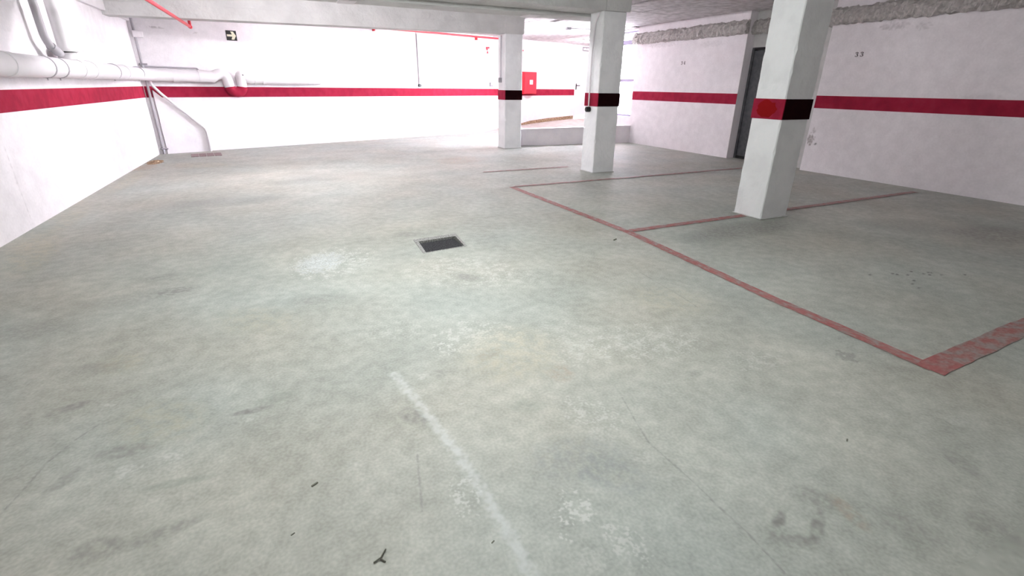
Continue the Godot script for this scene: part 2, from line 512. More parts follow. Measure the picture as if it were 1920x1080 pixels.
func make_materials() -> void:
	M.wall = mottled([Color(0.885, 0.87, 0.885), Color(0.905, 0.89, 0.90), Color(0.92, 0.905, 0.915)], 0.85, 0.5, 0.01, 3, 0.25)
	M.column = mottled([Color(0.90, 0.905, 0.91), Color(0.92, 0.925, 0.93), Color(0.93, 0.935, 0.94)], 0.7, 0.5, 0.012, 9, 0.35)
	M.beam = mottled([Color(0.76, 0.76, 0.755), Color(0.78, 0.78, 0.775), Color(0.80, 0.80, 0.795)], 0.85, 0.4, 0.012, 15, 0.6)
	M.ceiling = mottled([Color(0.70, 0.685, 0.69), Color(0.77, 0.755, 0.76), Color(0.82, 0.805, 0.81)], 0.9, 0.5, 0.02, 21, 0.6)
	M.rough = mottled([Color(0.60, 0.585, 0.575), Color(0.68, 0.665, 0.655), Color(0.75, 0.735, 0.725)], 0.95, 1.2, 0.03, 27, 1.0)
	M.ramp = mottled([Color(0.66, 0.62, 0.60), Color(0.71, 0.68, 0.66), Color(0.76, 0.73, 0.71)], 0.6, 0.5, 0.015, 33, 0.4)
	M.raw = mottled([Color(0.44, 0.35, 0.26), Color(0.56, 0.46, 0.36), Color(0.66, 0.58, 0.48)], 0.95, 1.0, 0.03, 39, 0.8)
	M.red = mottled([RED.darkened(0.07), RED, RED.lightened(0.03)], 0.8, 0.6, 0.015, 45, 0.15)
	M.red.metallic_specular = 0.2
	M.shaded_band = mottled([Color(0.10, 0.02, 0.03), Color(0.115, 0.025, 0.035), Color(0.13, 0.03, 0.04)], 0.8, 0.6, 0.015, 51, 0.15)  # darkened copy of the red paint, shade put into the colour
	M.shaded_band.metallic_specular = 0.15
	M.blot = plain(Color(0.52, 0.05, 0.06), 0.7)
	M.blot.metallic_specular = 0.2
	M.pipe = mottled([Color(0.88, 0.87, 0.88), Color(0.89, 0.88, 0.89), Color(0.90, 0.89, 0.90)], 0.4, 0.4, 0.012, 57, 0.1)
	M.grey_pipe = plain(Color(0.68, 0.67, 0.69), 0.5)
	M.fire_red = plain(Color(0.80, 0.16, 0.22), 0.4)
	M.cabinet_red = plain(Color(0.82, 0.14, 0.22), 0.35)
	M.black = plain(Color(0.05, 0.05, 0.055), 0.5)
	M.sign_black = plain(Color(0.06, 0.07, 0.05), 0.5)
	M.sign_cream = plain(Color(0.90, 0.89, 0.80), 0.6)
	M.white = plain(Color(0.92, 0.92, 0.93), 0.5)
	M.grey = plain(Color(0.52, 0.51, 0.53), 0.5)
	M.frame = plain(Color(0.55, 0.52, 0.62), 0.4)
	M.door_dark = mottled([Color(0.25, 0.255, 0.27), Color(0.28, 0.285, 0.30), Color(0.31, 0.315, 0.33)], 0.5, 1.0, 0.02, 63, 0.1)
	M.door_white = plain(Color(0.90, 0.89, 0.90), 0.5)
	M.iron = mottled([Color(0.15, 0.15, 0.16), Color(0.20, 0.20, 0.21), Color(0.27, 0.27, 0.28)], 0.85, 4.0, 0.03, 69, 0.4)
	M.iron.metallic_specular = 0.2
	M.steel = mottled([Color(0.42, 0.42, 0.41), Color(0.54, 0.54, 0.53), Color(0.66, 0.66, 0.65)], 0.7, 4.0, 0.03, 75, 0.3)
	M.brick = mottled([Color(0.48, 0.40, 0.40), Color(0.56, 0.49, 0.49), Color(0.62, 0.55, 0.55)], 0.9, 3.0, 0.03, 81, 0.6)
	M.print = plain(Color(0.33, 0.29, 0.31), 0.9)
	M.twig = plain(Color(0.42, 0.42, 0.38), 0.9)
	var glass := StandardMaterial3D.new()
	glass.albedo_color = Color(0.96, 0.97, 1.0, 0.08)
	glass.transparency = BaseMaterial3D.TRANSPARENCY_ALPHA
	glass.roughness = 0.0
	M.glass = glass

# ---------------------------------------------------------------- scene
func _ready() -> void:
	rng.seed = 2024
	left_wall = Transform3D(Basis(Vector3(0.0265, 0, -1).normalized(), Vector3.UP, Vector3(1, 0, 0.0265).normalized()), Vector3(-2.1784, 0, 0))
	back_wall = Transform3D(Basis(Vector3(1, 0, -0.34).normalized(), Vector3.UP, Vector3(0.34, 0, 1).normalized()), Vector3(0, 0, -11.3993))
	right_wall = Transform3D(Basis(Vector3(0.0177, 0, 1).normalized(), Vector3.UP, Vector3(-1, 0, 0.0177).normalized()), Vector3(7.7066, 0, 0))
	view_and_light()
	make_materials()
	build_floor()
	build_walls()
	build_ceiling()
	build_columns()
	build_window()
	build_doors()
	build_pipes()
	build_fittings()
	build_floor_items()

func view_and_light() -> void:
	var cam := Camera3D.new()
	cam.name = "camera"
	cam.fov = 2.0 * rad_to_deg(atan(540.0 / 917.5))
	cam.near = 0.05
	cam.far = 200.0
	add_child(cam)
	cam.transform = Transform3D(Basis(Vector3(0.907, 0.012, 0.421), Vector3(0.151, 0.924, -0.351), Vector3(-0.393, 0.382, 0.836)).orthonormalized(), Vector3(0, 1.2, 0))
	cam.current = true
	var env := Environment.new()
	env.background_mode = Environment.BG_SKY
	var sm := ProceduralSkyMaterial.new()
	sm.sky_top_color = Color(0.86, 0.90, 1.0)
	sm.sky_horizon_color = Color(0.97, 0.97, 1.0)
	sm.ground_horizon_color = Color(0.9, 0.9, 0.92)
	sm.ground_bottom_color = Color(0.8, 0.8, 0.82)
	sm.sky_energy_multiplier = 8.0
	sm.ground_energy_multiplier = 5.0
	var sky := Sky.new()
	sky.sky_material = sm
	env.sky = sky
	env.tonemap_mode = Environment.TONE_MAPPER_LINEAR
	env.tonemap_exposure = 2.35
	env.sdfgi_enabled = true
	env.ssao_enabled = true
	env.ssil_enabled = true
	var we := WorldEnvironment.new()
	we.name = "world_environment"
	we.environment = env
	add_child(we)
	# ceiling battens along the aisle, one over the ramp, and unseen battens added as fill
	luminaire(0.8, -1.9, PI / 2, 1.2, Color(0.98, 1.0, 0.99), "twin tube batten on the ceiling of the aisle nearest the camera")
	luminaire(0.8, -3.5, PI / 2, 1.65, Color(0.98, 1.0, 0.99), "twin tube batten on the ceiling above the sunken drain")
	luminaire(0.3, -7.25, 0.0, 2.4, Color(1.0, 0.98, 1.0), "twin tube batten on the ceiling between the two beams, left of the other")
	luminaire(3.0, -7.35, 0.0, 0.35, Color(1.0, 0.98, 1.0), "added unseen fill batten between the two beams, near the columns")  # added to brighten the right end of the beam
	luminaire(0.75, -10.75, 0.35, 0.3, Color(1.0, 0.94, 0.98), "twin tube batten on the ceiling by the back wall")
	luminaire(4.9, -11.3, 0.35, 2.0, Color(1.0, 0.94, 0.98), "twin tube batten on the ceiling at the foot of the ramp")
	luminaire(8.6, -12.9, 0.35, 2.0, Color(1.0, 0.95, 0.98), "added unseen fill batten in front of the fire door")  # added out of view to brighten the far wall and passage
	luminaire(5.7, -4.0, PI / 2, 0.18, Color(1.0, 0.96, 0.98), "added unseen fill batten over the bays on the right")  # added out of view to lift the right wall and bay floor
	luminaire(5.9, 1.6, 0.0, 0.6, Color(1.0, 0.97, 0.97), "added unseen fill batten behind the near bay")  # added behind the camera to fill the right wall and bays

func luminaire(x: float, z: float, turn: float, energy: float, col: Color, label: String) -> void:
	var t := thing("ceiling_light", label, "light", at(x, CEIL, z, turn), "fluorescent battens")
	var st := new_st()
	box(st, Vector3(-0.62, -0.045, -0.05), Vector3(0.62, -0.001, 0.05), 0.006)
	part(t, "housing", st, plain(Color(0.85, 0.85, 0.85), 0.5))
	var glow := StandardMaterial3D.new()
	glow.albedo_color = Color(0.95, 0.95, 0.95)
	glow.emission_enabled = true
	glow.emission = col
	glow.emission_energy_multiplier = 3.0
	for s: float in [-0.025, 0.025]:
		st = new_st()
		tube(st, [Vector3(-0.58, -0.062, s), Vector3(0.58, -0.062, s)], 0.013, 10)
		part(t, "tube", st, glow)
	for s: float in [-0.48, -0.24, 0.0, 0.24, 0.48]:
		var l := OmniLight3D.new()
		l.name = numbered(t, "tube_light")
		t.add_child(l, true)
		l.position = Vector3(s, -0.09, 0)
		l.light_color = col
		l.light_energy = energy / 5.0
		l.light_size = 0.05
		l.omni_range = 25.0
		l.omni_attenuation = 2.0
		l.shadow_enabled = true

# ---- floor
func floor_quad(st: SurfaceTool, pts: Array, img: Array) -> void:
	var n := (pts[1] - pts[0] as Vector3).cross(pts[2] - pts[0])
	var order := [0, 2, 1, 0, 3, 2] if n.y > 0.0 else [0, 1, 2, 0, 2, 3]
	for i: int in order:
		var p: Vector3 = pts[i]
		st.set_normal(Vector3.UP)
		st.set_uv(Vector2((p.x - img[0]) / img[2], (p.z - img[1]) / img[3]))
		st.add_vertex(p)

func build_floor() -> void:
	var f := structure("floor", "worn pale grey concrete floor with stains and fine cracks", "floor")
	var ps := 0.0042
	var w := 1660
	var h := 1230
	var nx := -2.4
	var nz := -5.5
	var near := [nx, nz, w * ps, h * ps]
	var x1 := nx + w * ps
	var z1 := nz + h * ps
	var st := new_st()
	var o := [Vector3(nx, 0, nz), Vector3(x1, 0, nz), Vector3(x1, 0, z1), Vector3(nx, 0, z1)]
	var hole := [Vector3(0.922, 0, -3.902), Vector3(1.300, 0, -3.942), Vector3(1.272, 0, -3.575), Vector3(0.905, 0, -3.530)]
	for i in 4:
		floor_quad(st, [o[i], o[(i + 1) % 4], hole[(i + 1) % 4], hole[i]], near)
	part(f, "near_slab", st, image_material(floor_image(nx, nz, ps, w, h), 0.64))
	var ps2 := 0.0126
	var w2 := 850
	var h2 := 1810
	var fx := -2.6
	var fz := -14.7
	var far := [fx, fz, w2 * ps2, h2 * ps2]
	st = new_st()
	for r: Array in [[fx, fz, 8.0, nz], [fx, z1, 8.2, 8.0], [fx, nz, nx, z1], [x1, nz, 8.0, z1]]:
		floor_quad(st, [Vector3(r[0], 0, r[1]), Vector3(r[2], 0, r[1]), Vector3(r[2], 0, r[3]), Vector3(r[0], 0, r[3])], far)
	box(st, Vector3(fx, -0.5, fz), Vector3(8.0, -0.3, 8.0))
	part(f, "far_slab", st, image_material(floor_image(fx, fz, ps2, w2, h2), 0.64))
	# red bay lines
	var paint := image_material(line_image(3, 0.30), 0.6)
	var faded := image_material(line_image(8, 0.62), 0.6)
	var bright := image_material(line_image(12, 0.12), 0.6)
	bay_line(f, [Vector2(2.655, -5.70), Vector2(2.70, -4.5), Vector2(2.745, -3.40), Vector2(2.69, -2.5), Vector2(2.645, -1.86), Vector2(2.632, -0.95)], 0.082, paint, "long red line along the aisle side of the bays")
	bay_line(f, [Vector2(2.60, -0.955), Vector2(2.80, -0.965)], 0.115, bright, "bright red corner of the bay marking")
	bay_line(f, [Vector2(2.80, -0.965), Vector2(3.6, -0.995), Vector2(5.0, -1.02), Vector2(7.55, -1.05)], 0.115, faded, "scuffed red line at the near end of the bay")
	bay_line(f, [Vector2(2.79, -3.425), Vector2(4.24, -3.45)], 0.08, paint, "red line from the aisle to the nearest column")
	bay_line(f, [Vector2(4.63, -3.46), Vector2(7.35, -3.51)], 0.08, faded, "faded red line from the nearest column to the right wall")
	bay_line(f, [Vector2(2.70, -5.70), Vector2(4.6, -5.73), Vector2(7.5, -5.79)], 0.07, faded, "faded red line in front of the middle column")
	bay_line(f, [Vector2(2.75, -6.90), Vector2(4.22, -6.91)], 0.06, faded, "faint red line behind the middle column")

func bay_line(f: Node3D, pts: Array, width: float, m: Material, label: String) -> void:
	var st := new_st()
	var n := FastNoiseLite.new()
	n.seed = 77
	n.frequency = 9.0
	var along := 0.0
	var y := 0.0015 + 0.0005 * f.get_child_count()
	var prev := []
	for k in pts.size() - 1:
		var a: Vector2 = pts[k]
		var b: Vector2 = pts[k + 1]
		var steps := maxi(2, int(a.distance_to(b) / 0.06))
		for i in steps + 1:
			if i == 0 and k > 0:
				continue
			var p := a.lerp(b, float(i) / steps)
			var d := (b - a).normalized()
			var q := Vector2(-d.y, d.x)
			var hw := width * 0.5
			var l := p + q * (hw + n.get_noise_2d(p.x * 1.3, p.y * 1.3) * 0.008)
			var r := p - q * (hw + n.get_noise_2d(p.x * 1.3 + 40.0, p.y * 1.3) * 0.008)
			var row := [Vector3(l.x, y, l.y), Vector3(r.x, y, r.y), along]
			if prev.size() > 0:
				along += a.distance_to(b) / steps
				row[2] = along
				var v := [prev[0], prev[1], row[1], row[0]]
				var uv := [Vector2(prev[2] / 0.9, 0.05), Vector2(prev[2] / 0.9, 0.95), Vector2(along / 0.9, 0.95), Vector2(along / 0.9, 0.05)]
				var c: Vector3 = (v[1] - v[0]).cross(v[2] - v[0])
				for o: int in ([0, 2, 1, 0, 3, 2] if c.y > 0.0 else [0, 1, 2, 0, 2, 3]):
					st.set_normal(Vector3.UP)
					st.set_uv(uv[o])
					st.add_vertex(v[o])
			prev = row
	part(f, "bay_line", st, m, label)

# ---- walls
func stripe(w: Node3D, s0: float, s1: float, off: float = 0.0) -> void:
	var st := new_st()
	box(st, Vector3(s0, BAND_LOW, off - 0.002), Vector3(s1, BAND_TOP, off + 0.0022))
	part(w, "red_stripe", st, M.red, "dark red painted stripe at waist height")

func build_walls() -> void:
	var top := CEIL + 0.15
	# left
	var grey := Color(0.66, 0.64, 0.65)
	var cover := [-3.6, 0.0, 0.0142 * 1024, 0.0142 * 192]
	var lm := image_material(wall_image(-3.6, 0, 0.0142, 1024, 192, 101, [[5.53, 0.35, 0.012, 0.35, grey, 0.35], [6.3, 1.6, 0.1, 0.02, grey, 0.15], [8.2, 1.52, 0.02, 0.015, grey, 0.5]]), 0.85)
	var w := structure("wall_left", "white painted wall with a dark red stripe on the left", "wall", left_wall)
	var st := new_st()
	wall_piece(st, -8.0, 10.95, 0.0, top, 0.2, cover)
	part(w, "wall_panel", st, lm)
	stripe(w, -8.0, 10.758)
	st = new_st()
	box(st, Vector3(-8.0, 2.10, 0.0), Vector3(10.74, CEIL, 0.05), 0.006)
	part(w, "edge_beam", st, M.wall)
	# back
	cover = [-2.4, 0.0, 0.0142 * 1024, 0.0142 * 192]
	var bm := image_material(wall_image(-2.4, 0, 0.0142, 1024, 192, 111, [[0.62, 1.95, 0.010, 0.25, grey, 0.6], [-1.62, 2.02, 0.12, 0.014, grey, 0.7], [-1.05, 1.98, 0.05, 0.012, grey, 0.4], [0.95, 1.88, 0.012, 0.012, grey, 0.7], [1.30, 1.90, 0.014, 0.014, grey, 0.7], [2.9, 1.75, 0.008, 0.05, grey, 0.5], [2.9, 0.45, 0.008, 0.2, grey, 0.4], [3.4, 0.62, 0.3, 0.008, grey, 0.3], [1.1, 0.5, 0.006, 0.25, grey, 0.2], [0.9, 1.7, 0.010, 0.010, grey, 0.5]]), 0.85)
	w = structure("wall_back", "white painted back wall with a dark red stripe behind the beams", "wall", back_wall)
	st = new_st()
	wall_piece(st, -2.2, 9.40, 0.0, top, 0.2, cover)
	wall_piece(st, 9.40, 10.25, 2.13, top, 0.2, cover)
	box(st, Vector3(9.40, 0.0, -0.2), Vector3(10.25, 2.13, -0.07))
	wall_piece(st, 10.25, 11.4, 0.0, top, 0.2, cover)
	part(w, "wall_panel", st, bm)
	stripe(w, -1.99, 9.38)
	st = new_st()
	slab(st, PackedVector2Array([Vector2(6.0, 0.06), Vector2(9.38, 0.24), Vector2(9.38, 0.33), Vector2(8.2, 0.29), Vector2(7.4, 0.24), Vector2(6.9, 0.16)]), -0.002, 0.004)
	part(w, "bare_strip", st, M.raw, "brown unpainted strip of wall above the ramp")
	# right: near piece, recess with the dark door, far piece, window piece
	cover = [-12.0, 0.0, 0.0155 * 1024, 0.0155 * 172]
	var dark := Color(0.42, 0.38, 0.37)
	var rm := image_material(wall_image(-12.0, 0, 0.0155, 1024, 172, 121, [[-5.27, 0.47, 0.055, 0.09, dark, 0.6], [-5.25, 0.60, 0.03, 0.05, dark, 0.35], [-5.18, 0.41, 0.018, 0.018, Color(0.1, 0.1, 0.1), 0.95], [-4.5, 1.98, 0.18, 0.05, grey, 0.45], [-4.15, 1.95, 0.10, 0.04, grey, 0.35], [-8.9, 2.0, 0.4, 0.04, grey, 0.25], [-7.6, 1.95, 0.3, 0.05, grey, 0.2], [-3.3, 1.1, 0.25, 0.08, grey, 0.15]]), 0.85)
	w = structure("wall_right", "white painted right wall with a dark red stripe and bay numbers", "wall", right_wall)
	st = new_st()
	wall_piece(st, -5.33, 8.0, 0.0, top, 0.36, cover)
	wall_piece(st, -9.72, -6.81, 0.0, top, 0.36, cover)
	wall_piece(st, -11.4, -9.72, 0.0, 0.57, 0.2, cover)
	wall_piece(st, -11.4, -9.72, 2.36, top, 0.2, cover)
	wall_piece(st, -11.4, -11.1, 0.57, 2.36, 0.2, cover)
	part(w, "wall_panel", st, rm)
	st = new_st()
	box(st, Vector3(-6.81, 1.86, -0.36), Vector3(-5.33, top, -0.17))
	box(st, Vector3(-5.85, 0.0, -0.36), Vector3(-5.33, 1.86, -0.17))
	box(st, Vector3(-6.81, 0.0, -0.36), Vector3(-5.85, 1.86, -0.28))
	part(w, "recess_back", st, M.beam, "grey back of the door recess")
	stripe(w, -5.33, 8.0)
	stripe(w, -9.72, -6.81)
	number(w, "33", -4.845, 1.665, 0.062)
	number(w, "34", -8.245, 1.657, 0.062)
	# rough concrete band under the ceiling of the right wall
	ledge(-5.33, 7.9, 0.0, "rough grey concrete ledge along the near part of the right wall")
	ledge(-6.81, -5.34, -0.17, "rough grey concrete ledge inside the dark door recess")
	ledge(-9.80, -6.79, 0.0, "rough grey concrete ledge above the number 34")
	# behind the camera and round the passage
	w = structure("wall_front", "white painted wall closing the near end", "wall")
	st = new_st()
	box(st, Vector3(-2.7, 0.0, 8.0), Vector3(8.3, top, 8.2))
	part(w, "wall_panel", st, M.wall)
	w = structure("wall_passage", "white painted wall around the passage beyond the window", "wall")
	st = new_st()
	box(st, Vector3(7.51, 0.0, -11.6), Vector3(10.9, top, -11.4))
	box(st, Vector3(10.7, 0.0, -15.6), Vector3(10.9, top, -11.6))
	part(w, "wall_panel", st, M.wall)

func number(w: Node3D, text: String, s: float, y: float, height: float) -> void:
	var tm := TextMesh.new()
	var sf := SystemFont.new()
	sf.font_names = PackedStringArray(["Droid Serif"])
	sf.font_weight = 700
	tm.font = sf
	tm.text = text[0] + " " + text[1]
	tm.font_size = 48
	tm.pixel_size = height / (0.72 * 48.0)
	tm.depth = 0.002
	var o := MeshInstance3D.new()
	o.mesh = tm
	o.material_override = M.print
	o.name = numbered(w, "bay_number")
	w.add_child(o, true)
	o.position = Vector3(s, y, 0.001)
	o.set_meta("label", "stencilled bay number " + text)

func ledge(s0: float, s1: float, off: float, label: String) -> void:
	var mid := (s0 + s1) * 0.5
	var t := thing("concrete_ledge", label, "ledge", on(right_wall, mid, 2.07, off))
	var n := FastNoiseLite.new()
	n.seed = 91
	n.frequency = 7.0
	n.fractal_octaves = 4
	var st := new_st()
	var cols := int((s1 - s0) / 0.03)
	var prof := [Vector2(0.0, 0.0), Vector2(0.05, -0.005), Vector2(0.085, 0.03), Vector2(0.095, 0.08), Vector2(0.09, 0.13), Vector2(0.07, 0.18), Vector2(0.035, 0.205), Vector2(0.0, 0.215)]
	var rows := []
	for i in cols + 1:
		var s := lerpf(s0, s1, float(i) / cols)
		var row := []
		for j in prof.size():
			var p: Vector2 = prof[j]
			var g := n.get_noise_2d(s, j * 0.11 + off * 9.0)
			var g2 := n.get_noise_2d(s + 50.0, j * 0.13)
			var lump := 0.045 if j >= 5 else 0.03
			var zz := maxf(0.0, p.x + (g * 0.05 if j > 0 and j < 7 else 0.0))
			row.append(Vector3(s - mid, p.y + g2 * lump, zz))
		rows.append(row)
	for i in cols:
		for j in prof.size() - 1:
			quad(st, rows[i][j], rows[i + 1][j], rows[i + 1][j + 1], rows[i][j + 1], Vector3(0, (float(j) - 3.0) * 0.3, 1))
	for e: int in [0, cols]:
		for j in range(1, prof.size() - 1):
			tri(st, rows[e][0], rows[e][j], rows[e][j + 1], Vector3(-1 if e == 0 else 1, 0, 0))
	part(t, "rough_band", st, M.rough)

# ---- ceiling and beams
func build_ceiling() -> void:
	var c := structure("ceiling", "pale concrete ceiling cast on shuttering panels", "ceiling")
	var st := new_st()
	box(st, Vector3(-2.7, CEIL + 0.02, -15.8), Vector3(11.0, CEIL + 0.22, 8.3))
	part(c, "slab", st, M.ceiling)
	var meshes := []
	for v in 3:
		st = new_st()
		box(st, Vector3(-0.305, 0.0, -0.495), Vector3(0.305, 0.06, 0.495), 0.004)
		meshes.append(st.commit())
	var ix := 0
	for x: float in [4.99, 5.75, 6.37, 6.99]:
		var z := -9.25
		while z < 3.0:
			panel(c, meshes[ix % 3], x, z)
			z += 1.0
			ix += 1
	var xx := 4.05
	while xx < 10.6:
		var z := -15.2
		while z < -9.8:
			panel(c, meshes[ix % 3], xx, z)
			z += 1.0
			ix += 1
		xx += 0.62
	# beams
	beam("concrete_beam", "grey concrete beam nearest the back wall, carried by the farthest column", -1.93, 4.24, -9.475, -9.80, 2.055, 2.11)
	beam("concrete_beam", "wide grey concrete beam carried by the middle column", -2.0, 4.24, -6.20, -6.60, 2.14, 2.14)

func panel(c: Node3D, m: Mesh, x: float, z: float) -> void:
	var o := MeshInstance3D.new()
	o.mesh = m
	o.material_override = M.ceiling
	o.name = numbered(c, "panel")
	c.add_child(o, true)
	o.position = Vector3(x, CEIL - rng.randf() * 0.014, z)
	o.rotation = Vector3(rng.randf_range(-0.004, 0.004), 0, rng.randf_range(-0.006, 0.006))

func beam(called: String, label: String, x0: float, x1: float, z0: float, z1: float, yl: float, yr: float) -> void:
	var t := thing(called, label, "beam", at(x0, yl, z0), "")
	var slope := (yr - yl) / (x1 - x0)
	var ln := x1 - x0
	var dz := z1 - z0
	var body := new_st()
	var top := CEIL - yl
	slab(body, PackedVector2Array([Vector2(0, 0), Vector2(ln, slope * ln), Vector2(ln, top + 0.02), Vector2(0, top + 0.02)]), dz + 0.006, -0.006)
	part(t, "beam_core", body, M.beam)
	# shuttering boards of the front face
	var edges := [0.0, 0.17, top + 0.015]
	for k in 2:
		var xs := [0.0, ln * 0.36, ln * 0.73, ln]
		for i in 3:
			var st := new_st()
			var a: float = xs[i] + 0.002
			var b: float = xs[i + 1] - 0.002
			var e: float = edges[k] + (0.003 if k == 1 else 0.0)
			var ft := rng.randf() * 0.005
			slab(st, PackedVector2Array([Vector2(a, e + slope * a), Vector2(b, e + slope * b), Vector2(b, edges[k + 1] + slope * b * (1.0 - k)), Vector2(a, edges[k + 1] + slope * a * (1.0 - k))]), -0.008, ft)
			part(t, "board_face", st, M.beam)
	# thickened end over the column
	var st2 := new_st()
	var y0 := slope * ln
	slab(st2, PackedVector2Array([Vector2(ln, y0), Vector2(ln + 0.385, y0), Vector2(ln + 0.40, y0 + 0.03), Vector2(ln + 0.40, top + 0.02), Vector2(ln, top + 0.02)]), dz - 0.01, 0.012)
	part(t, "column_head", st2, M.beam)
	if called == "concrete_beam" and z0 < -6.0 and z0 > -7.0:
		st2 = new_st()
		box(st2, Vector3(0, -0.045, dz - 0.40), Vector3(ln + 0.40, top + 0.02, dz + 0.004), 0.008)
		part(t, "rear_band", st2, M.beam)
		for xr: float in [2.9, 5.35]:
			st2 = new_st()
			box(st2, Vector3(xr, -0.052, dz - 0.41), Vector3(xr + 0.22, 0.0, dz - 0.12), 0.012)
			part(t, "mortar_patch", st2, M.wall)

# ---- columns
func build_columns() -> void:
	var labels := ["nearest white column on the right, with a dark red blotch on its stripe", "middle white column with a black push button below its stripe", "farthest white column, standing by the low kerb wall"]
	var zs := [-3.263, -6.246, -9.475]
	var tops := [CEIL, 2.14, 2.11]
	for k in 3:
		var t := thing("concrete_column", labels[k], "column", at(4.247, 0, zs[k]), "columns")
		column(t, tops[k], k)

func column(t: Node3D, height: float, k: int) -> void:
	var w := 0.371
	var d := 0.33
	var n := FastNoiseLite.new()
	n.seed = 200 + k
	n.frequency = 5.0
	n.fractal_octaves = 4
	var st := new_st()
	var rows := []
	var count := 52
	for i in count + 1:
		var y := height * i / count
		var row := []
		# corners, each with a chipped chamfer
		var cs := [[Vector2(0, 0), Vector2(1, 0), Vector2(0, -1)], [Vector2(0, -d), Vector2(0, 1), Vector2(1, 0)], [Vector2(w, -d), Vector2(-1, 0), Vector2(0, 1)], [Vector2(w, 0), Vector2(0, -1), Vector2(-1, 0)]]
		for j in 4:
			var c := 0.008 + maxf(0.0, n.get_noise_2d(j * 30.0, y * 3.0) - 0.22) * 0.035
			var o := n.get_noise_2d(j * 30.0 + 9.0, y) * 0.002
			var p: Vector2 = cs[j][0]
			var a: Vector2 = p + cs[j][1] * c
			var b: Vector2 = p + cs[j][2] * c
			row.append(Vector3(a.x + o, y, a.y + o))
			row.append(Vector3(b.x + o, y, b.y + o))
		rows.append(row)
	var mid := Vector3(w * 0.5, 0, -d * 0.5)
	for i in count:
		for j in 8:
			var l := (j + 1) % 8
			var c3: Vector3 = (rows[i][j] + rows[i][l]) * 0.5 - mid
			quad(st, rows[i][j], rows[i][l], rows[i + 1][l], rows[i + 1][j], Vector3(c3.x, 0, c3.z))
	part(t, "shaft", st, M.column)
	var e := 0.006
	var bands := [[Vector3(-e, BAND_LOW, -d - e), Vector3(-e + 0.012, BAND_TOP, e), M.red, "red_band", "dark red band on the aisle side"],
		[Vector3(-e + 0.012, BAND_LOW, -0.006), Vector3(w + e, BAND_TOP, e), M.shaded_band, "shaded_band", "red band on the front face, darkened to near-black for shade"],  # column front: shade painted into the red band
		[Vector3(w - 0.006, BAND_LOW, -d - e), Vector3(w + e, BAND_TOP, -0.006), M.red, "red_band", ""],
		[Vector3(-e + 0.012, BAND_LOW, -d - e), Vector3(w - 0.006, BAND_TOP, -d + 0.006), M.red, "red_band", ""]]
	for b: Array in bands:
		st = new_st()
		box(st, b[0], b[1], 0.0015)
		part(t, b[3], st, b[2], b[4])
	# grey mortar smear round the foot
	st = new_st()
	box(st, Vector3(-0.012, 0.0, -d - 0.012), Vector3(w + 0.012, 0.012, 0.012), 0.005)
	part(t, "foot", st, M.beam)
	if k == 0:
		st = new_st()
		var poly := PackedVector2Array()
		for i in 26:
			var a := TAU * i / 26.0
			var r := 1.0 + n.get_noise_2d(cos(a) * 20.0, sin(a) * 20.0) * 0.35
			poly.append(Vector2(0.155 + cos(a) * 0.105 * r, 1.03 + sin(a) * 0.075 * r))
		var tmp := new_st()
		slab(tmp, poly, 0.0, 0.0015)
		var o := part(t, "paint_blotch", tmp, M.blot, "darker red blotch of paint")
		o.transform = Transform3D(Basis(Vector3(0, 0, 1), Vector3.UP, Vector3(-1, 0, 0)), Vector3(-e, 0, -d))

# ---- window at the far end of the right wall
func build_window() -> void:
	var t := structure("window_1", "tall bright window with lilac grey bars at the ramp", "window", on(right_wall, -10.41, 0.57, 0.0))
	var st := new_st()
	for yy: Array in [[0.0, 0.04], [0.745, 0.81], [1.52, 1.615], [1.755, 1.79]]:
		st = new_st()
		box(st, Vector3(-0.69, yy[0], -0.13), Vector3(0.69, yy[1], -0.08), 0.004)
		part(t, "crossbar", st, M.frame)
	for ss: float in [-0.69, 0.655]:
		st = new_st()
		box(st, Vector3(ss, 0.0, -0.135), Vector3(ss + 0.035, 1.79, -0.085), 0.004)
		part(t, "upright", st, M.frame)
	for yy: Array in [[0.04, 0.745], [0.81, 1.52], [1.615, 1.755]]:
		st = new_st()
		box(st, Vector3(-0.655, yy[0], -0.108), Vector3(0.655, yy[1], -0.102))
		part(t, "pane", st, M.glass)

